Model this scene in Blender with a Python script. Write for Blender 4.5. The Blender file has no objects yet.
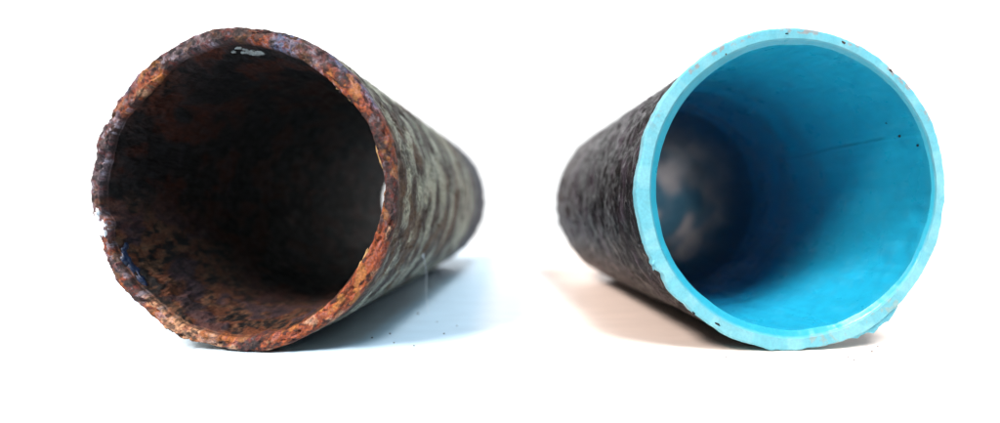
import bpy, math
import numpy as np
from mathutils import Vector, Matrix

sc = bpy.context.scene
col = sc.collection

# ------------------------------------------------------------------ camera
CAM_H = 0.0445
FPX = 450.0                       # focal length in photo pixels (photo 1000 wide)
HORIZON = 207.6
cam = bpy.data.cameras.new('camera')
cam.sensor_width = 36.0
cam.lens = 36.0 * FPX / 1000.0
cam.shift_y = -(211.5 - HORIZON) / 1000.0
cam.clip_start = 0.005
cam.clip_end = 200.0
cam.dof.use_dof = True
cam.dof.focus_distance = 0.1395
cam.dof.aperture_fstop = 4.0
cam_o = bpy.data.objects.new('camera', cam)
cam_o.location = (0, 0, CAM_H)
cam_o.rotation_euler = (math.radians(90), 0, 0)
col.objects.link(cam_o)
sc.camera = cam_o

# ------------------------------------------------------------------ white studio surround and lamps
w = bpy.data.worlds.new('World')
sc.world = w
w.use_nodes = True
w.node_tree.nodes['Background'].inputs[0].default_value = (1.0, 1.0, 1.0, 1)
w.node_tree.nodes['Background'].inputs[1].default_value = 0.025

def area(name, loc, target, size, power, colour):
    l = bpy.data.lights.new(name, 'AREA')
    l.shape = 'DISK'
    l.size = size
    l.energy = power
    l.color = colour
    o = bpy.data.objects.new(name, l)
    o.location = loc
    o.rotation_euler = (Vector(target) - Vector(loc)).to_track_quat('-Z', 'Y').to_euler()
    col.objects.link(o)
    return o

def spot(name, loc, target, radius, power, colour, cone, blend):
    l = bpy.data.lights.new(name, 'SPOT')
    l.shadow_soft_size = radius; l.energy = power; l.color = colour
    l.spot_size = math.radians(cone); l.spot_blend = blend
    o = bpy.data.objects.new(name, l)
    o.location = loc
    o.rotation_euler = (Vector(target) - Vector(loc)).to_track_quat('-Z', 'Y').to_euler()
    col.objects.link(o)
    return o

# overhead softbox for all; a cone-limited spot added per pipe to shape its shadow
area('cool_overhead_softbox', (0.22, -0.48, 1.15), (0.0, 0.20, 0), 0.55, 8.2, (0.46, 0.80, 1.0))
spot('added_warm_spot', (-0.76, -0.42, 0.90), (-0.40, 0.22, 0.0), 0.22, 172.0, (1.0, 0.88, 0.80), 46, 0.45)
spot('added_neutral_spot', (0.29, -0.42, 1.12), (0.42, 0.22, 0.0), 0.20, 112.0, (1.0, 0.94, 0.90), 42, 0.45)
bl = area('added_backdrop_fill', (0.0, 1.0, 2.0), (0, 2.4, 1.45), 10.0, 225.0, (1.0, 1.0, 1.0))  # unseen light added to bring the backdrop up to white
bl.data.shape = 'RECTANGLE'; bl.data.size_y = 0.6

vs = sc.view_settings
vs.view_transform = 'Standard'
vs.look = 'None'
vs.exposure = 0.0
vs.gamma = 1.0
vs.use_curve_mapping = False

# ------------------------------------------------------------------ noise
def _hash(i, j, k, seed):
    h = (i.astype(np.int64) * 374761393 + j.astype(np.int64) * 668265263 + k.astype(np.int64) * 2147483647 + seed * 974634777) & 0xffffffff
    h = ((h ^ (h >> 13)) * 1274126177) & 0xffffffff
    h = ((h ^ (h >> 16)) * 2246822519) & 0xffffffff
    h = h ^ (h >> 15)
    return (h & 0xffffff) / float(0xffffff)

def vnoise(p, seed=0):
    f = np.floor(p); t = p - f
    t = t * t * t * (t * (t * 6 - 15) + 10)
    i, j, k = f[..., 0].astype(np.int64), f[..., 1].astype(np.int64), f[..., 2].astype(np.int64)
    r = 0
    for a in (0, 1):
        wa = t[..., 0] if a else 1 - t[..., 0]
        for b in (0, 1):
            wb = t[..., 1] if b else 1 - t[..., 1]
            for c in (0, 1):
                wc = t[..., 2] if c else 1 - t[..., 2]
                r = r + _hash(i + a, j + b, k + c, seed) * wa * wb * wc
    return r

_a, _b = 0.62, 0.47
ROT = np.array([[math.cos(_a), -math.sin(_a), 0], [math.sin(_a), math.cos(_a), 0], [0, 0, 1]]) @ np.array([[1, 0, 0], [0, math.cos(_b), -math.sin(_b)], [0, math.sin(_b), math.cos(_b)]])

def fbm(p, scale, octv=4, seed=0, gain=0.5):
    """roughly -1..1; p in metres, scale = feature size in metres"""
    q = p / scale; a = 1.0; s = 0; n = 0
    for o in range(octv):
        q = q @ ROT
        s = s + a * (vnoise(q + 17.3 * o + 3.1, seed + o) * 2 - 1); n += a * 0.62
        q = q * 2.03; a *= gain
    return s / n

def ridged(p, scale, octv=3, seed=0):
    q = p / scale; a = 1.0; s = 0; n = 0
    for o in range(octv):
        q = q @ ROT
        s = s + a * (1 - np.abs(vnoise(q + 9.7 * o, seed + o) * 2 - 1) * 2); n += a
        q = q * 2.1; a *= 0.5
    return s / n

def sstep(a, b, x):
    t = np.clip((x - a) / (b - a), 0, 1)
    return t * t * (3 - 2 * t)

def mixc(c0, c1, f):
    return c0 * (1 - f[..., None]) + np.asarray(c1) * f[..., None]

def lin(r, g, b):
    v = np.array([r, g, b]) / 255.0
    return np.where(v <= 0.04045, v / 12.92, ((v + 0.055) / 1.055) ** 2.4)

def angmask(th, centre, half, soft):
    d = np.abs((np.degrees(th) - centre + 180) % 360 - 180)
    return 1 - sstep(half, half + soft, d)

# ------------------------------------------------------------------ mesh helpers
def make_mesh(name, verts, faces4, colours=None, mat=None, parent=None, smooth=True):
    me = bpy.data.meshes.new(name)
    verts = np.asarray(verts, dtype=np.float32).reshape(-1, 3)
    faces4 = np.asarray(faces4, dtype=np.int32).reshape(-1, 4)
    me.vertices.add(len(verts)); me.vertices.foreach_set('co', verts.ravel())
    nf = len(faces4)
    me.loops.add(nf * 4); me.loops.foreach_set('vertex_index', faces4.ravel())
    me.polygons.add(nf)
    me.polygons.foreach_set('loop_start', np.arange(0, nf * 4, 4, dtype=np.int32))
    me.polygons.foreach_set('use_smooth', np.full(nf, smooth))
    me.update(calc_edges=True)
    if colours is not None:
        ca = me.color_attributes.new('Col', 'FLOAT_COLOR', 'POINT')
        c4 = np.ones((len(verts), 4), dtype=np.float32)
        c4[:, :3] = np.asarray(colours).reshape(-1, 3)
        ca.data.foreach_set('color', c4.ravel())
    me.validate()
    o = bpy.data.objects.new(name, me)
    if mat: me.materials.append(mat)
    col.objects.link(o)
    if parent: o.parent = parent
    return o

def grid_faces(nv, nu, closed=True):
    """rows nv (profile), columns nu (angle)"""
    r = np.arange(nv - 1)[:, None]
    c = np.arange(nu if closed else nu - 1)[None, :]
    c2 = (c + 1) % nu
    return np.stack([r * nu + c, r * nu + c2, (r + 1) * nu + c2, (r + 1) * nu + c], -1).reshape(-1, 4)

def blob(name, centre, size, mat, parent=None, seed=1, rough=0.35, nu=12, nv=8, rot=None):
    """an irregular pebble / flake"""
    u = np.linspace(0, 2 * np.pi, nu, endpoint=False)[None, :]
    v = np.linspace(0.02, np.pi - 0.02, nv)[:, None]
    d = np.stack([np.cos(u) * np.sin(v), np.sin(u) * np.sin(v), np.cos(v) * np.ones_like(u)], -1)
    n = fbm(d + seed * 5.1, 0.7, 3, seed)
    P = d * (1 + rough * n)[..., None] * np.asarray(size)
    if rot is not None:
        M = np.array(rot.to_3x3()); P = P @ M.T
    P = P + np.asarray(centre)
    return make_mesh(name, P, grid_faces(nv, nu), None, mat, parent)

def tube(name, pts, radii, mat, parent=None, n=7):
    pts = [Vector(p) for p in pts]
    V = []
    for i, p in enumerate(pts):
        t = (pts[min(i + 1, len(pts) - 1)] - pts[max(i - 1, 0)]).normalized()
        a = t.cross(Vector((0.31, 0.2, 0.93))).normalized(); b = t.cross(a)
        for k in range(n):
            g = 2 * math.pi * k / n
            V.append(p + (a * math.cos(g) + b * math.sin(g)) * radii[i])
    return make_mesh(name, [tuple(v) for v in V], grid_faces(len(pts), n), None, mat, parent)

def thing(name, label, cat, loc=(0, 0, 0), rot=(0, 0, 0), group=None):
    o = bpy.data.objects.new(name, None)
    o.empty_display_size = 0.02
    o.location = loc; o.rotation_euler = rot
    col.objects.link(o)
    o['label'] = label; o['category'] = cat
    if group: o['group'] = group
    return o

# ------------------------------------------------------------------ materials
def base_mat(name):
    m = bpy.data.materials.new(name); m.use_nodes = True
    nt = m.node_tree
    return m, nt, nt.nodes['Principled BSDF']

def surf_mat(name, rough=(0.7, 0.95), fine=1800.0, lo=0.6, hi=1.35, bump=0.00012, bump_scale=2200.0, spec=0.4, stretch=(1, 1, 1), flat=None):
    """colour attribute (or flat colour) x fine grain, with rough variation and bump"""
    m, nt, b = base_mat(name)
    N, L = nt.nodes, nt.links
    tc = N.new('ShaderNodeTexCoord')
    mp = N.new('ShaderNodeMapping'); mp.inputs['Scale'].default_value = stretch
    L.new(tc.outputs['Object'], mp.inputs[0])
    nz = N.new('ShaderNodeTexNoise'); nz.inputs['Scale'].default_value = fine; nz.inputs['Detail'].default_value = 5; nz.inputs['Roughness'].default_value = 0.65
    L.new(mp.outputs[0], nz.inputs['Vector'])
    mr = N.new('ShaderNodeMapRange'); mr.inputs['From Min'].default_value = 0.3; mr.inputs['From Max'].default_value = 0.7
    mr.inputs['To Min'].default_value = lo; mr.inputs['To Max'].default_value = hi
    L.new(nz.outputs[0], mr.inputs['Value'])
    mul = N.new('ShaderNodeVectorMath'); mul.operation = 'SCALE'
    if flat is None:
        at = N.new('ShaderNodeAttribute'); at.attribute_name = 'Col'
        L.new(at.outputs['Color'], mul.inputs[0])
    else:
        mul.inputs[0].default_value = flat
    L.new(mr.outputs[0], mul.inputs['Scale'])
    L.new(mul.outputs[0], b.inputs['Base Color'])
    rr = N.new('ShaderNodeMapRange'); rr.inputs['From Min'].default_value = 0.3; rr.inputs['From Max'].default_value = 0.7
    rr.inputs['To Min'].default_value = rough[0]; rr.inputs['To Max'].default_value = rough[1]
    nz2 = N.new('ShaderNodeTexNoise'); nz2.inputs['Scale'].default_value = fine * 0.3; nz2.inputs['Detail'].default_value = 4
    L.new(mp.outputs[0], nz2.inputs['Vector'])
    L.new(nz2.outputs[0], rr.inputs['Value']); L.new(rr.outputs[0], b.inputs['Roughness'])
    b.inputs['Specular IOR Level'].default_value = spec
    if bump:
        nb = N.new('ShaderNodeTexNoise'); nb.inputs['Scale'].default_value = bump_scale; nb.inputs['Detail'].default_value = 6; nb.inputs['Roughness'].default_value = 0.7
        L.new(mp.outputs[0], nb.inputs['Vector'])
        bp = N.new('ShaderNodeBump'); bp.inputs['Strength'].default_value = 1.0; bp.inputs['Distance'].default_value = bump
        L.new(nb.outputs[0], bp.inputs['Height']); L.new(bp.outputs[0], b.inputs['Normal'])
    return m

M_rust = surf_mat('rust_crust', (0.55, 0.95), 1500, 0.45, 1.5, 0.00035, 1700, 0.45)
M_wall = surf_mat('weathered_iron', (0.5, 0.85), 900, 0.5, 1.5, 0.0003, 1300, 0.4)
M_bore = surf_mat('bore_scale', (0.6, 0.9), 1000, 0.5, 1.5, 0.0003, 1100, 0.25)
M_tar = surf_mat('tarred_wall', (0.25, 0.55), 900, 0.4, 1.6, 0.0003, 1300, 0.38)
M_liner = surf_mat('resin_liner', (0.24, 0.40), 350, 0.95, 1.05, 0.00002, 700, 0.5)
M_face = surf_mat('resin_cut_face', (0.45, 0.7), 1100, 0.88, 1.10, 0.00006, 1500, 0.4)
for m_ in (M_liner, M_face):
    b_ = m_.node_tree.nodes['Principled BSDF']
    b_.inputs['Subsurface Weight'].default_value = 0.25
    b_.inputs['Subsurface Radius'].default_value = (0.3, 0.8, 1.0)
    b_.inputs['Subsurface Scale'].default_value = 0.0025
M_white = surf_mat('white_plaster', (0.6, 0.9), 1500, 0.85, 1.1, 0.0001, 1500, 0.4, flat=tuple(lin(232, 230, 232)))
M_lime = surf_mat('lime_crust', (0.7, 0.95), 1500, 0.7, 1.2, 0.0002, 1500, 0.3, flat=tuple(lin(150, 152, 150)))
M_blue = surf_mat('blue_black_paint', (0.25, 0.5), 1500, 0.6, 1.4, 0.0002, 1500, 0.5, flat=tuple(lin(26, 38, 66)))
M_straw = surf_mat('straw_flake', (0.6, 0.9), 1500, 0.7, 1.3, 0.0001, 1500, 0.3, flat=tuple(lin(190, 150, 100)))
M_crumb = surf_mat('rust_crumb', (0.7, 0.95), 2500, 0.6, 1.4, 0.0001, 2500, 0.3, flat=tuple(lin(70, 58, 56)))
M_speck = surf_mat('dirt', (0.7, 0.95), 2500, 0.7, 1.3, 0.00005, 2500, 0.3, flat=tuple(lin(30, 34, 40)))
M_resin = surf_mat('resin_burr', (0.45, 0.65), 1800, 0.9, 1.1, 0.00005, 2200, 0.4, flat=tuple(lin(118, 192, 212)))
M_plug = surf_mat('resin_painted_glow', (0.25, 0.45), 300, 0.9, 1.1, 0.0001, 150, 0.5)
def make_translucent(m, fac, colour):
    nt = m.node_tree; N, L = nt.nodes, nt.links
    b = N['Principled BSDF']; out = N['Material Output']
    tr = N.new('ShaderNodeBsdfTranslucent'); mx = N.new('ShaderNodeMixShader'); mx.inputs[0].default_value = fac
    L.new(b.inputs['Base Color'].links[0].from_socket, tr.inputs['Color'])
    L.new(b.outputs[0], mx.inputs[1]); L.new(tr.outputs[0], mx.inputs[2]); L.new(mx.outputs[0], out.inputs['Surface'])
make_translucent(M_plug, 0.4, None)
M_web = surf_mat('cobweb', (0.5, 0.7), 2500, 0.9, 1.1, 0, 2500, 0.4, flat=tuple(lin(215, 222, 228)))

# ------------------------------------------------------------------ table surface
def floor_mat():
    m, nt, b = base_mat('white_table_shadow_tint')
    N, L = nt.nodes, nt.links
    tc = N.new('ShaderNodeTexCoord')
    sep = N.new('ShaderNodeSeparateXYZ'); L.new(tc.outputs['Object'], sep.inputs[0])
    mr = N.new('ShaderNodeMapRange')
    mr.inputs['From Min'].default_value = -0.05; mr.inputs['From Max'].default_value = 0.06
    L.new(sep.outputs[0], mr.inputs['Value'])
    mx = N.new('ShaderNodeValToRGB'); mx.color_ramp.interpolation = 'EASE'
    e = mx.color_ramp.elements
    e[0].position = 0.33; e[0].color = (0.62, 0.80, 0.95, 1)  # blue tint of the rusted pipe's shadow, painted into the floor
    e[1].position = 0.80; e[1].color = (0.95, 0.81, 0.74, 1)  # brown tint of the lined pipe's shadow, painted into the floor
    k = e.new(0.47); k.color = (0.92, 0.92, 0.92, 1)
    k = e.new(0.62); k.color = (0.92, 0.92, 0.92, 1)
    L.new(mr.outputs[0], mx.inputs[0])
    far = N.new('ShaderNodeVectorMath'); far.operation = 'LENGTH'; L.new(tc.outputs['Object'], far.inputs[0])
    fm = N.new('ShaderNodeMapRange'); fm.interpolation_type = 'SMOOTHSTEP'
    fm.inputs['From Min'].default_value = 0.28; fm.inputs['From Max'].default_value = 0.7
    L.new(far.outputs['Value'], fm.inputs['Value'])
    mx2 = N.new('ShaderNodeMix'); mx2.data_type = 'RGBA'
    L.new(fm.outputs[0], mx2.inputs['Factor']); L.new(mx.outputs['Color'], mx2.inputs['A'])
    mx2.inputs['B'].default_value = (0.90, 0.90, 0.90, 1)
    nz = N.new('ShaderNodeTexNoise'); nz.inputs['Scale'].default_value = 90; nz.inputs['Detail'].default_value = 6; nz.inputs['Roughness'].default_value = 0.6
    mp = N.new('ShaderNodeMapping'); mp.inputs['Scale'].default_value = (0.5, 1.6, 1)
    L.new(tc.outputs['Object'], mp.inputs[0]); L.new(mp.outputs[0], nz.inputs['Vector'])
    r2 = N.new('ShaderNodeMapRange'); r2.inputs['From Min'].default_value = 0.3; r2.inputs['From Max'].default_value = 0.62
    r2.inputs['To Min'].default_value = 0.92; r2.inputs['To Max'].default_value = 1.0
    L.new(nz.outputs[0], r2.inputs['Value'])
    ml = N.new('ShaderNodeVectorMath'); ml.operation = 'SCALE'
    L.new(mx2.outputs['Result'], ml.inputs[0]); L.new(r2.outputs[0], ml.inputs['Scale'])
    L.new(ml.outputs[0], b.inputs['Base Color'])
    b.inputs['Roughness'].default_value = 0.45
    b.inputs['Specular IOR Level'].default_value = 0.3
    nb = N.new('ShaderNodeTexNoise'); nb.inputs['Scale'].default_value = 400; nb.inputs['Detail'].default_value = 4
    L.new(tc.outputs['Object'], nb.inputs['Vector'])
    bp = N.new('ShaderNodeBump'); bp.inputs['Strength'].default_value = 0.5; bp.inputs['Distance'].default_value = 0.00006
    L.new(nb.outputs[0], bp.inputs['Height']); L.new(bp.outputs[0], b.inputs['Normal'])
    return m
# one white sweep: table top that curves up into the backdrop
W_ = 9.0
sw = [(-3.0, 0.0), (1.6, 0.0)]
for k in range(1, 13):
    g = math.pi / 2 * k / 12
    sw.append((1.6 + 0.8 * math.sin(g), 0.8 * (1 - math.cos(g))))
sw.append((2.4, 7.0))
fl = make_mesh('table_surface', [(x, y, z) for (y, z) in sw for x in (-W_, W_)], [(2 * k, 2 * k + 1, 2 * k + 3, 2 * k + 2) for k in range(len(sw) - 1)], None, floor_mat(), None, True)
fl['kind'] = 'structure'

# ------------------------------------------------------------------ rusty pipe
R = 0.05
LX, LY, LYAW, LL = -0.0806, 0.1385, 0.0948, 0.2065
pipe = thing('rusty_iron_pipe', 'rusted old iron pipe with crusty orange rim and dark scaly open bore', 'pipe', (LX, LY, 0), (0, 0, -LYAW))
NU = 1300
th = np.linspace(0, 2 * np.pi, NU, endpoint=False)
# profile: outer wall (back to front), rim, bore (front to back)
nO, nR, nB = 150, 46, 120
s = np.linspace(1, 0, nO)
yo = 0.0022 + (LL - 0.0022) * s ** 1.7
deg = np.degrees(th)
tW = np.interp(deg, [0, 25, 45, 70, 90, 115, 135, 150, 180, 200, 225, 250, 270, 300, 330, 360],
               [3.9, 4.6, 6.6, 6.0, 4.4, 5.0, 6.4, 4.5, 3.2, 3.2, 3.9, 4.0, 3.8, 4.6, 5.6, 3.9]) / 1000.0
Rt = R * np.ones(NU)
# flats and chips in the outline
def bump1(c, wdt, amp):
    d = (deg - c + 180) % 360 - 180
    return amp * np.exp(-(d / wdt) ** 2)
Rt = Rt + bump1(168, 5, -0.0009) + bump1(194, 4.0, -0.0016) + bump1(142, 7, -0.0006) + bump1(215, 6, 0.0004) + bump1(232, 5, -0.0007) + bump1(100, 10, 0.0003) + bump1(128, 4, -0.0005) + bump1(246, 4, 0.0005)
prof = []
rows_r, rows_y, rows_n = [], [], []
for y in yo:
    k = math.exp(-y / 0.02)
    rows_r.append(R + (Rt - R) * k); rows_y.append(np.full(NU, y)); rows_n.append((1.0, 0.0))
for i in range(1, nR + 1):
    a = i / nR                                   # 0 outer edge .. 1 inner edge
    # super-elliptic nose
    ang = math.pi * a
    cx_, sy_ = math.cos(ang), math.sin(ang)
    u = math.copysign(abs(cx_) ** 0.55, cx_); v = sy_ ** 0.5
    rr = Rt - tW * (1 - u) / 2
    rows_r.append(rr); rows_y.append(0.0022 * (1 - v) + np.zeros(NU))
    rows_n.append((cx_, -sy_))
sb = np.linspace(0, 1, nB + 1)[1:]
yb = 0.0022 + (LL - 0.0022) * sb ** 1.7
for y in yb:
    k = math.exp(-y / 0.012)
    rows_r.append((R - 0.0058 - 0.0150 * (max(0, y - 0.05) / (LL - 0.05)) ** 1.2) * (1 - k) + (Rt - tW) * k); rows_y.append(np.full(NU, y)); rows_n.append((-1.0, 0.0))
RR = np.array(rows_r); YY = np.array(rows_y); NN = np.array(rows_n)
TH = np.broadcast_to(th, RR.shape)
P = np.stack([RR * np.cos(TH), YY, RR * np.sin(TH)], -1)
row = np.arange(RR.shape[0])
wO = np.clip((nO - row) / nO, 0, 1)
isO = (row < nO); isB = (row >= nO + nR)
rimw = np.clip(np.minimum((row - (nO - 14)) / 14.0, ((nO + nR + 16) - row) / 16.0), 0, 1)[:, None]   # 1 on rim
outw = np.clip((nO - 2 - row) / 14.0, 0, 1)[:, None]
borw = np.clip((row - (nO + nR)) / 12.0, 0, 1)[:, None]
# cylindrical coordinates for stretched patterns
C = np.stack([np.cos(TH) * R, np.sin(TH) * R, YY], -1)
Cs = np.stack([np.cos(TH) * R * 0.45, np.sin(TH) * R * 0.45, YY], -1)   # stretched round the circumference
P3 = np.stack([R * np.cos(TH) * .45, RR * 1.0 + YY * .3, R * np.sin(TH) * .45], -1)      # drawn out along the rim
edgefade = 0.22 + 0.78 * np.clip(np.abs(NN[:, 1]) ** 2 * 1.3, 0, 1)[:, None]
d_rim = 0.00042 * fbm(P, 0.0080, 3, 11) + (0.00044 * ridged(P3, 0.0014, 4, 21) + 0.00024 * fbm(P3, 0.0006, 3, 31, 0.6)) * edgefade
pit = sstep(0.30, 0.55, fbm(P3, 0.0026, 3, 41)); d_rim -= 0.0008 * pit * edgefade
d_out = 0.00050 * ridged(Cs, 0.0020, 4, 51) * (.4 + .6 * np.exp(-YY / 0.05)) + 0.0004 * fbm(P, 0.007, 4, 61) - .0005 * sstep(.25, .5, fbm(C, .0030, 3, 66))
d_bor = 0.0010 * fbm(P, 0.010, 3, 71) + 0.0011 * ridged(P, 0.0060, 4, 81) + 0.0004 * fbm(P, 0.0014, 3, 91, .6)
d_bor = d_bor * (.12 + .88 * np.exp(-YY / .030))
D = d_rim * rimw + d_out * outw + d_bor * borw
P[..., 0] += D * NN[:, 0][:, None] * np.cos(TH)
P[..., 2] += D * NN[:, 0][:, None] * np.sin(TH)
P[..., 1] += D * NN[:, 1][:, None]
# keep the underside on the table
low = P[..., 2] < -R
P[..., 2] = np.where(low, -R + (P[..., 2] + R) * 0.25, P[..., 2])
P[..., 2] += R + 0.0003

# --- rim colours
Pn = np.stack([R * np.cos(TH) * .6, RR + YY * .4, R * np.sin(TH) * .6], -1)
degs = [0, 20, 35, 50, 62, 75, 90, 105, 118, 128, 138, 150, 165, 180, 195, 210, 225, 240, 255, 270, 285, 300, 320, 340, 360]
W_or = [.45, .60, .75, .70, .15, .20, .20, .05, .15, .80, .70, .20, .05, .10, .25, .25, .20, .45, .45, .55, .65, .85, .90, .70, .45]
W_lv = [.25, .20, .35, .45, .55, .45, .45, .85, .75, .35, .45, .80, .85, .75, .70, .65, .60, .45, .30, .20, .20, .15, .15, .20, .25]
W_pc = [.05, .10, .05, .05, .05, .10, .05, .05, .10, .15, .05, .05, .05, .10, .10, .15, .20, .70, .75, .35, .15, .30, .25, .10, .05]
wor = np.interp(deg, degs, W_or)[None, :] + .06; wlv = np.interp(deg, degs, W_lv)[None, :] * .86; wpc = np.interp(deg, degs, W_pc)[None, :]
n1 = fbm(Pn, 0.0045, 4, 101) * .5 + .5
n2 = fbm(Pn, 0.0050, 4, 131) * .5 + .5
n3 = fbm(Pn, 0.0013, 4, 151, .6) * .5 + .5
n4 = fbm(Pn, 0.0028, 4, 171) * .5 + .5
n5 = fbm(Pn, 0.0008, 3, 191, .65) * .5 + .5
rc = np.ones(RR.shape + (3,)) * lin(74, 46, 42)
rc = mixc(rc, lin(118, 98, 103), sstep(-.14, .14, wlv - .06 - n1))
rc = mixc(rc, lin(160, 76, 36), sstep(-.14, .12, wor - .08 - n2))
rc = mixc(rc, lin(212, 160, 122), sstep(-.10, .12, wpc - n4) * .8)
outerhalf = np.clip((nO + nR * .5 - row) / (nR * .35), 0, 1)[:, None]
rc = mixc(rc, lin(92, 106, 140), outerhalf * (angmask(TH, 45, 14, 6) + angmask(TH, 140, 8, 6)) * sstep(.35, .6, n1) * .85)
rc = mixc(rc, lin(98, 108, 140), angmask(TH, 71, 3.5, 3) * sstep(.3, .5, n3) * .9)
rc = mixc(rc, lin(186, 174, 188), sstep(.64, .76, n3) * np.clip(wlv * 1.2, 0, 1) * .7)
rc = mixc(rc, lin(120, 36, 24), sstep(.56, .70, n5) * .55)
rc = mixc(rc, lin(34, 24, 26), sstep(.54, .68, 1 - n3) * .8)
rc = mixc(rc, lin(190, 122, 56), sstep(.66, .78, n4) * wor * .7)
rc = rc * .80
# --- outer wall colours
m1 = fbm(Cs, 0.0060, 4, 201) * .5 + .5
m2 = fbm(C, 0.011, 4, 221) * .5 + .5
m3 = fbm(Cs, 0.0014, 3, 241) * .5 + .5
oc = np.ones(RR.shape + (3,)) * lin(124, 128, 116)
oc = mixc(oc, lin(58, 48, 42), sstep(.48, .64, m1))
oc = mixc(oc, lin(96, 74, 54), sstep(.54, .70, m2) * .7)
oc = mixc(oc, lin(176, 178, 160), sstep(.54, .70, 1 - m1) * .7)
oc = mixc(oc, lin(44, 36, 34), sstep(.50, .64, m3) * np.exp(-YY / 0.03) * .9)
oc = mixc(oc, lin(66, 50, 44), np.exp(-YY / 0.008) * .75)
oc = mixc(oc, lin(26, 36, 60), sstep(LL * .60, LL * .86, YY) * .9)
oc = oc * .95
# --- bore colours
b1 = fbm(C, 0.010, 4, 301) * .5 + .5
b2 = fbm(C, 0.0026, 4, 321) * .5 + .5
b3 = fbm(np.stack([np.cos(TH) * R, np.sin(TH) * R, YY * .8], -1), 0.0017, 4, 341) * .5 + .5
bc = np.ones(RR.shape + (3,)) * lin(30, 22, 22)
bc = mixc(bc, lin(104, 46, 24), sstep(.46, .70, b1) * .75)
bc = mixc(bc, lin(50, 52, 56), sstep(.48, .62, b2) * .5 * angmask(TH, 120, 60, 30))
floorm = angmask(TH, 255, 50, 30) * (1 - sstep(0.018, 0.060, YY))
bc = mixc(bc, lin(164, 112, 80), floorm * sstep(.40, .70, b3) * .6)
bc = mixc(bc, lin(112, 62, 40), floorm * sstep(.50, .62, b2) * .8)
bc = mixc(bc, lin(50, 50, 66), floorm * sstep(.56, .68, b1) * .7)
bc = mixc(bc, lin(140, 70, 34), np.exp(-YY / 0.006) * wor * sstep(.40, .6, b2) * .8)
bc = mixc(bc, lin(14, 12, 14), sstep(.52, .72, 1 - b2) * .45)
bc = bc * (.24 + .26 * np.exp(-YY / .03))[..., None]  # darker with depth: shade of the deep bore painted into the colour
# --- blend
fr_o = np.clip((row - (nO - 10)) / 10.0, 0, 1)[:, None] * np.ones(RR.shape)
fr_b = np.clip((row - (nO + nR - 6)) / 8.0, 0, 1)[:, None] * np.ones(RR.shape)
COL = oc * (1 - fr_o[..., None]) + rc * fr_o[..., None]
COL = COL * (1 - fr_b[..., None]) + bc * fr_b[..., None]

def slice_part(name, r0, r1, mat, PP, CC, parent, nu):
    return make_mesh(name, PP[r0:r1], grid_faces(r1 - r0, nu), CC[r0:r1], mat, parent)
wall = slice_part('outer_wall', 0, nO, M_wall, P, COL, pipe, NU)
rim = slice_part('cut_rim', nO - 1, nO + nR, M_rust, P, COL, pipe, NU); rim['label'] = 'flaking orange and mauve rusted rim'
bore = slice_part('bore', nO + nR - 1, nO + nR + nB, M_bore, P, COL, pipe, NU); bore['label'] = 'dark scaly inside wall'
# back end ring
ringv = np.stack([P[-1], P[0]])
make_mesh('back_rim', ringv, grid_faces(2, NU), np.stack([COL[-1], COL[0]]), M_wall, pipe)

def on_pipe(theta, r, y):
    t = math.radians(theta)
    return (r * math.cos(t), y, R + r * math.sin(t))
def radial(theta):
    return Matrix.Rotation(-math.radians(theta), 4, 'Y')   # local x -> radial
def rim_pt(theta, a):
    k = P[nO - 1 + int(round(a * nR)), int(round((theta % 360) / 360 * NU)) % NU]
    return np.array(k)
def bore_pt(theta, y):
    c = int(round((theta % 360) / 360 * NU)) % NU
    r_ = nO + nR + int(np.argmin(np.abs(P[nO + nR:, c, 1] - y)))
    return np.array(P[r_, c])
def crust(name, pt, size, mat, sd, theta, label=None, rough=.5, nu=18, nv=14):
    o = blob(name, pt, size, mat, pipe, sd, rough, nu, nv, radial(theta))
    if label: o['label'] = label
    return o
crust('plaster_chip', rim_pt(193.5, .35), (.0016, .0009, .0042), M_white, 3, 193.5, 'white plaster chip on the rim', .7)
crust('plaster_chip', rim_pt(189.5, .5), (.0009, .0006, .0016), M_white, 5, 189.5, 'white plaster chip on the rim', .7)
_r = np.random.RandomState(4)
for q in range(16):
    a = 91.5 + _r.normal(0, 3.6); y = .0082 + _r.normal(0, .0016); sx = .0005 + .0009 * _r.rand(); sz = .0004 + .0005 * _r.rand(); sd = 900 + q
    crust('lime_crust', bore_pt(a, y), (.00045, sz, sx), M_lime, sd, a, 'pale lime crust inside the top of the bore', .8)
for (a, y, sx, sy, sd) in [(209, .0030, .0024, .0012, 13), (214, .0034, .0026, .0014, 14), (219, .0034, .0022, .0010, 15), (204, .0042, .0014, .0012, 18)]:
    crust('paint_scab', bore_pt(a, y), (.0005, sy, sx), M_blue, sd, a, 'glossy blue-black paint scab', .8)
for (a, f, sx, sz, sd) in [(12, .93, .0006, .0026, 22), (15, .97, .0005, .0014, 19), (-27, .95, .0004, .0024, 23), (-31, .98, .0003, .0012, 20)]:
    crust('rust_flake', rim_pt(a, f), (sx, .0004, sz), M_straw, sd, a + 4, None, .6)
for (a, f, sx, sd) in [(36.5, 1., .0008, 24), (38.2, 1., .0005, 25), (43, 1., .0008, 26), (45, 1., .0005, 27), (30, 1., .0005, 28)]:
    crust('rust_flake', rim_pt(a, f), (sx, .0004, .0004), M_straw if sd % 2 else M_crumb, sd, a, None, .7, 10, 8)

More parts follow.
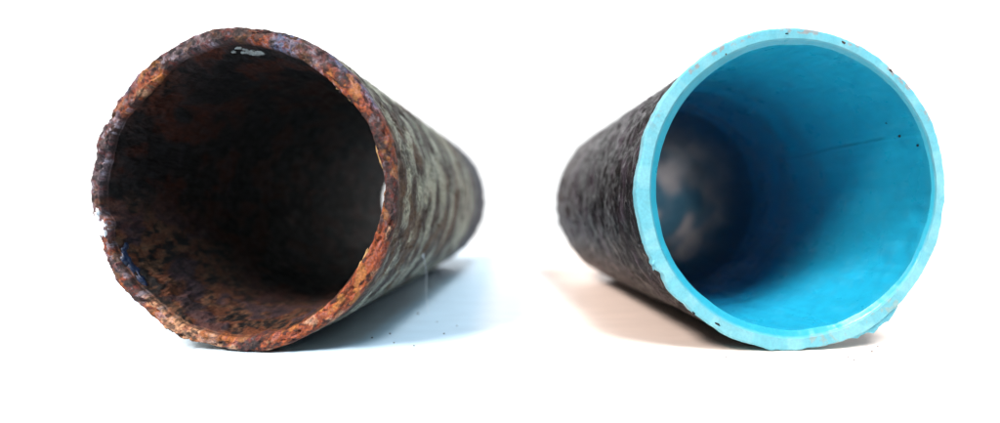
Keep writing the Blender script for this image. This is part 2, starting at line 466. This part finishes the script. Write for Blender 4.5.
# ------------------------------------------------------------------ lined pipe
RX, RY, RYAW, RL = 0.0913, 0.1394, -0.0627, 0.1408
RB = 0.0480
lined = thing('lined_iron_pipe', 'black tarred iron pipe lined inside with a smooth turquoise resin sleeve', 'pipe', (RX, RY, 0), (0, 0, -RYAW))
NU2 = 1000
th2 = np.linspace(0, 2 * np.pi, NU2, endpoint=False); deg2 = np.degrees(th2)
nH = 170
yh = 0.0030 + (RL - 0.0030) * np.linspace(1, 0, nH) ** 1.5
TH2, YH = np.meshgrid(th2, yh)
RH = np.full(TH2.shape, RB)
tuck = np.exp(-(YH - 0.003) / 0.0025)
C2 = np.stack([np.cos(TH2) * R, np.sin(TH2) * R, YH], -1)
C2s = np.stack([np.cos(TH2) * R * .22, np.sin(TH2) * R * .22, YH], -1)
dh = 0.0011 * ridged(C2s, 0.0026, 4, 401) * (0.35 + 0.65 * np.exp(-YH / 0.05)) + 0.0005 * fbm(C2, 0.009, 3, 421) + 0.00025 * fbm(C2s, 0.0008, 2, 431)
RH = RH + dh
zoff = R - 0.0021 * (YH / RL)
PH = np.stack([RH * np.cos(TH2), YH, np.maximum(RH * np.sin(TH2) + zoff, 0.0003)], -1)
h1 = fbm(C2s, 0.0050, 4, 441) * .5 + .5
h2 = fbm(C2, 0.006, 4, 461) * .5 + .5
h3 = fbm(C2s, 0.0012, 3, 481) * .5 + .5
hc = np.ones(TH2.shape + (3,)) * lin(50, 42, 46)
hc = mixc(hc, lin(104, 94, 106), sstep(.48, .66, h1) * .8)
hc = mixc(hc, lin(22, 17, 18), sstep(.50, .64, h2) * .8)
hc = mixc(hc, lin(16, 13, 15), sstep(.48, .62, h3) * np.exp(-YH / .05) * .9)
hc = mixc(hc, lin(92, 62, 50), sstep(RL * .45, RL * .95, YH) * sstep(.3, .6, h2) * .6)
hc = hc * .28 * np.array([1.15, .9, 1.05])
make_mesh('outer_wall', PH, grid_faces(nH, NU2), hc, M_tar, lined)

# liner: hidden collar behind the face, cut face, bevelled lip, long sleeve
LT = 0.0037
Ro = R + bump1(0, 1, 0)[:1] * 0
def b2_(c, wd, amp):
    d = (deg2 - c + 180) % 360 - 180
    return amp * np.exp(-(d / wd) ** 2)
edge = np.full(NU2, R) + 0.00016 * fbm(np.stack([np.cos(th2) * R, np.sin(th2) * R, 0 * th2], -1), 0.010, 3, 501) \
     + 0.00022 * fbm(np.stack([np.cos(th2) * R, np.sin(th2) * R, 0 * th2], -1), 0.0026, 4, 511)
edge += b2_(212, 1.6, -.0007) + b2_(219, 2.5, .0004) + b2_(226, 2.0, -.0006) + b2_(207, 1.0, .0006) + b2_(168, 5, -.0006) + b2_(182, 6, .0003) + b2_(234, 5, -.0004) \
      + b2_(244, 2, .0003) + b2_(30, 10, .0003) + b2_(48, 6, -.0004) + b2_(300, 8, .0005) + b2_(262, 2, .0003) + b2_(275, 1.5, -.0003) + b2_(352, 3, -.0003)
inner = R - LT + 0.00018 * fbm(np.stack([np.cos(th2) * R, np.sin(th2) * R, 0 * th2 + .3], -1), 0.016, 2, 521) + b2_(180, 30, -.0002)
inner += b2_(10, 60, .0006) + b2_(90, 50, .0005)
lipw = 0.0013 + b2_(225, 65, .0016) + b2_(150, 45, .0014) - b2_(15, 60, .0005)     # width of the rounded lip
rows = []
for a in np.linspace(1, 0, 8)[:-1]:                       # outside collar, back to front
    rows.append((edge * (1 - a) + (RB - .0006) * a if a > .8 else edge - .0003 * a, np.full(NU2, .0006 + .0038 * a)))
for a in np.linspace(0, 1, 5)[1:]:
    g = a * math.pi / 2
    rows.append((edge - .0006 * (1 - math.cos(g)), np.full(NU2, .0006 * (1 - math.sin(g)))))
for a in np.linspace(0, 1, 14)[1:]:                       # cut face
    rows.append((edge - .0006 + (inner - edge + .0006) * a, np.zeros(NU2)))
nF = len(rows)
for a in np.linspace(0, 1, 12)[1:]:                       # bevelled lip
    rows.append((inner - lipw * a, .0003 * min(a * 4, 1) + lipw * .8 * a))
y0 = .0003 + lipw * .8; r0 = inner - lipw
nS = 110
YEND = RL * .66
for a in np.linspace(0, 1, nS + 1)[1:]:
    y = y0 + (YEND - y0) * a ** 1.6
    sink = 1 - np.exp(-(y - y0) / 0.006)
    rows.append((r0 + (lipw * .65) * sink * sink, y))
LRr = np.array([r for r, y in rows]); LYy = np.array([y for r, y in rows])
TL = np.broadcast_to(th2, LRr.shape)
CL = np.stack([np.cos(TL) * R, np.sin(TL) * R, LYy], -1)
sl = np.clip((np.arange(len(rows)) - nF - 6) / 12.0, 0, 1)[:, None]
dl = sl * .00016 * fbm(CL * np.array([1, 1, .08]), .006, 3, 545) + sl * (.00035 * fbm(CL * np.array([1, 1, .35]), .020, 3, 541) + .00010 * fbm(CL, .005, 2, 551)) + sl * .00035 * np.sin(LYy / .0030 + 2 * fbm(CL, .02, 2, 561)) * sstep(.03, .06, LYy)
# longitudinal crease in the sleeve
dc = (np.degrees(TL) - 22.0 - .7 * np.sin(LYy / .013) - .15 * np.sin(LYy / .0047) + 180) % 360 - 180
dl += sl * (.00016 * np.exp(-((dc - .0) / .7) ** 2) - .00016 * np.exp(-((dc - 1.4) / .8) ** 2)) * (1 - sstep(.05, .09, LYy))
fc = .00010 * fbm(CL, .0030, 3, 571)
LR2 = LRr - dl
isF = (np.arange(len(rows)) < nF)[:, None]
PL = np.stack([LR2 * np.cos(TL), LYy + fc * np.clip(1 - sl, 0, 1), np.maximum(LR2 * np.sin(TL) + R - 0.0021 * (LYy / RL) + .0002, .0002)], -1)
f1 = fbm(CL, .006, 4, 601) * .5 + .5
f2 = fbm(np.stack([LRr * np.cos(TL), LRr * np.sin(TL), LYy], -1), .0016, 4, 621) * .5 + .5
f3 = fbm(np.stack([LRr * np.cos(TL), LRr * np.sin(TL), LYy], -1), .0045, 4, 641) * .5 + .5
face_c = np.ones(TL.shape + (3,)) * lin(108, 186, 203)
face_c = mixc(face_c, lin(136, 198, 210), sstep(.45, .7, f1) * .6)
face_c = mixc(face_c, lin(100, 176, 192), sstep(.5, .7, f3) * .5)
grit = angmask(TL, 88, 50, 25) * sstep(.50, .62, f2) * sstep(.38, .52, f3) * sstep(.35, .6, (LRr - inner) / (edge - inner))
face_c = mixc(face_c, lin(158, 142, 138), np.clip(grit * 1.0, 0, .75))
grit2 = angmask(TL, 300, 25, 15) * sstep(.52, .64, f2) * sstep(.45, .6, f3) * .6
face_c = mixc(face_c, lin(150, 165, 160), grit2)
in_c = np.ones(TL.shape + (3,)) * lin(32, 166, 200)
in_c = mixc(in_c, lin(28, 160, 196), sstep(.4, .7, f1) * .5)
in_c = mixc(in_c, lin(80, 178, 204), sstep(.62, .80, f3) * .12)
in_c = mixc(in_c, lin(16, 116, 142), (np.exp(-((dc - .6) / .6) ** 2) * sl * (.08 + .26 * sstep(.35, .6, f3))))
stk = fbm(CL * np.array([1, 1, .06]), .004, 4, 661) * .5 + .5
in_c = in_c * (.94 + .12 * stk)[..., None]
dust = sstep(.60, .72, f2) * sstep(.45, .62, f1)
in_c = mixc(in_c, lin(120, 176, 184), dust * .05)
in_c = mixc(in_c, lin(10, 92, 140), sstep(.012, YEND * .9, LYy) * .9)  # navy grows inwards: shade deep in the sleeve painted into the colour
fr = np.clip((np.arange(len(rows)) - nF + 1) / 4.0, 0, 1)[:, None, None]
lip_c = np.ones(TL.shape + (3,)) * lin(48, 164, 190)
fr2 = np.clip((np.arange(len(rows)) - nF - 9) / 12.0, 0, 1)[:, None, None]
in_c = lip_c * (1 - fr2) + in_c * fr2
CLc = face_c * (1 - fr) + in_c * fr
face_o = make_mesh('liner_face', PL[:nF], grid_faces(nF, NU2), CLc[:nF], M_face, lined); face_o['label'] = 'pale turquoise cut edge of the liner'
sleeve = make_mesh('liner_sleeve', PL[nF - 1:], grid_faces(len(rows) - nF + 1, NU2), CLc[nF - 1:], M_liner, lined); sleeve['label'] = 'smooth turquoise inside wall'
ring = np.stack([PH[0] * np.array([.86, 1, .86]) + np.array([0, 0, .0068]), PH[0]])
make_mesh('back_rim', ring, grid_faces(2, NU2), np.stack([hc[0], hc[0]]), M_tar, lined)
# rounded sleeve end added; its grey glow and reflections are painted into the colour
ne = 40
base_r = LRr[-1] - dl[-1]
ks = np.linspace(0, 1, ne)
ER = base_r[None, :] * np.cos(ks * math.pi / 2)[:, None].clip(.012) ; EY = np.broadcast_to((YEND + (RL - .004 - YEND) * np.sin(ks * math.pi / 2))[:, None], ER.shape)
TE = np.broadcast_to(th2, ER.shape)
PE = np.stack([ER * np.cos(TE), EY, ER * np.sin(TE) + R - .0021 * (EY / RL) + .0002], -1)
e1 = fbm(np.stack([ER * np.cos(TE) * .35, ER * 1.0, ER * np.sin(TE) * .35], -1), .009, 2, 801) * .5 + .5
e2 = fbm(PE, .020, 2, 822) * .5 + .5
EC = np.ones(TE.shape + (3,)) * lin(66, 104, 124)
EC = mixc(EC, lin(170, 160, 158), sstep(.30, .85, e1) * .8)
EC = mixc(EC, lin(190, 176, 172), sstep(.50, .75, e2) * sstep(.4, .7, e1) * .7)
EC = mixc(EC, lin(30, 62, 84), sstep(.50, .85, 1 - e2) * .5)
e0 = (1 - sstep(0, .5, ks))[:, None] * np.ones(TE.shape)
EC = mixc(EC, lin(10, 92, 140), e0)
film = make_mesh('liner_end', PE, grid_faces(ne, NU2), EC, M_plug, lined); film['label'] = 'added rounded far end of the liner with painted grey glow'

# torn resin flap hanging below the face
nu, nv = 60, 14
A = np.linspace(0, 1, nu)[None, :] * np.ones((nv, 1)); B = np.linspace(0, 1, nv)[:, None] * np.ones((1, nu))
ang = np.radians(291 + 25 * A)
prof_ = (np.sin(np.pi * np.clip(A, 0.0, 1)) ** .5) * (.0040 + .0008 * sstep(.3, .9, A)) * (1 + .25 * fbm(np.stack([A * .05, B * 0, A * 0], -1), .006, 3, 701))
g = B * 2 * np.pi
rr_ = .0490 + prof_ * (.5 - .5 * np.cos(g)) * .9
yy_ = .0022 + .0011 * np.sin(g)
PF = np.stack([rr_ * np.cos(ang), yy_, np.maximum(R + rr_ * np.sin(ang), .0003)], -1)
flap = make_mesh('resin_flap', PF, grid_faces(nv, nu, False), np.ones((nv, nu, 3)) * lin(96, 188, 212), M_face, lined); flap['label'] = 'torn turquoise resin flap below the liner edge'

# specks stuck to the liner
for (a, y, sz, sd) in [(23.5, .0075, .00042, 31), (18.5, .0028, .00036, 32), (205, .0045, .00030, 33), (30, .010, .00025, 34), (146, .0035, .00040, 35)]:
    r_ = np.interp(y, [0, .004, .01], [R - LT - .0001, R - LT - .0007, R - LT - .0004])
    blob('dirt_speck', on_pipe(a, r_, y), (sz * .7, sz, sz), M_speck, lined, sd, .4, 9, 7, radial(a))
for (a, r_, sx, sz, sd) in [(239, .0480, .0003, .0009, 41), (229.5, .0496, .0003, .0006, 42), (93, .0484, .0002, .0006, 43), (118, .0470, .0003, .0003, 44), (71, .0486, .0004, .0008, 45), (50, .0490, .0003, .0007, 46)]:
    blob('dirt_speck', on_pipe(a, r_, 0.0), (sx, .00018, sz), M_speck if sd < 44 else M_crumb, lined, sd, .4, 9, 7, radial(a))
# small curl of resin at the left edge
tube('resin_burr', [on_pipe(206, .0494, .0004), on_pipe(206.6, .0503, -.0002), on_pipe(207.5, .0508, -.0002), on_pipe(208.8, .0510, .0002)], [.0005, .0004, .0003, .00012], M_resin, lined)

# ------------------------------------------------------------------ loose things
def ground_at(px, py):
    y = FPX * CAM_H / (py - HORIZON)
    return ((px - 500) * y / FPX, y)
crumbs = [(418, 314, .0007), (444, 334, .0005), (390, 334, .0005), (414, 346, .0004), (394, 343, .0004), (457, 326, .0004), (437, 322, .0004), (372, 338, .0005)]
for i, (px, py, sz) in enumerate(crumbs):
    x, y = ground_at(px, py)
    o = blob('rust_crumb', (x, y, sz * .3), (sz * .7, sz * .55, sz * .4), M_crumb, None, 60 + i, .4, 9, 7)
    o['label'] = 'tiny dark crumb in the bluish shadow beside the rusted pipe'; o['category'] = 'crumb'; o['group'] = 'crumbs in the shadow of the rusted pipe'
crumbs2 = [(872, 352, .00045), (878, 347, .0004), (848, 357, .0003), (854, 360, .0003), (864, 349, .0003)]
for i, (px, py, sz) in enumerate(crumbs2):
    x, y = ground_at(px, py)
    o = blob('rust_crumb', (x, y, sz * .3), (sz * .7, sz * .55, sz * .4), M_crumb, None, 80 + i, .4, 9, 7)
    o['label'] = 'tiny dark crumb on white table under the torn turquoise flap'; o['category'] = 'crumb'; o['group'] = 'crumbs below the torn resin flap'
crumbs3 = [(726, 357, .0003), (781, 362, .00022)]
for i, (px, py, sz) in enumerate(crumbs3):
    x, y = ground_at(px, py)
    o = blob('rust_crumb', (x, y, sz * .3), (sz * .7, sz * .55, sz * .4), M_crumb, None, 90 + i, .4, 9, 7)
    o['label'] = 'tiny dark crumb just in front of the turquoise rim'; o['category'] = 'crumb'; o['group'] = 'crumbs in front of the lined pipe'

web = thing('cobweb_thread', 'fine pale cobweb thread hanging from the rusted pipe to the table', 'cobweb', (-0.0300, 0.188, 0))
pts = []
for i in range(14):
    a = i / 13
    pts.append((-0.0022 * (1 - a) ** 1.5 + .0004 * math.sin(a * 7), .0004 * math.sin(a * 5), .0250 * (1 - a)))
tube('strand', pts, [.00010] * 14, M_web, web)
blob('dust_tuft', (-0.0022, 0, .0247), (.0005, .0005, .0011), M_web, web, 51, .5, 10, 8)
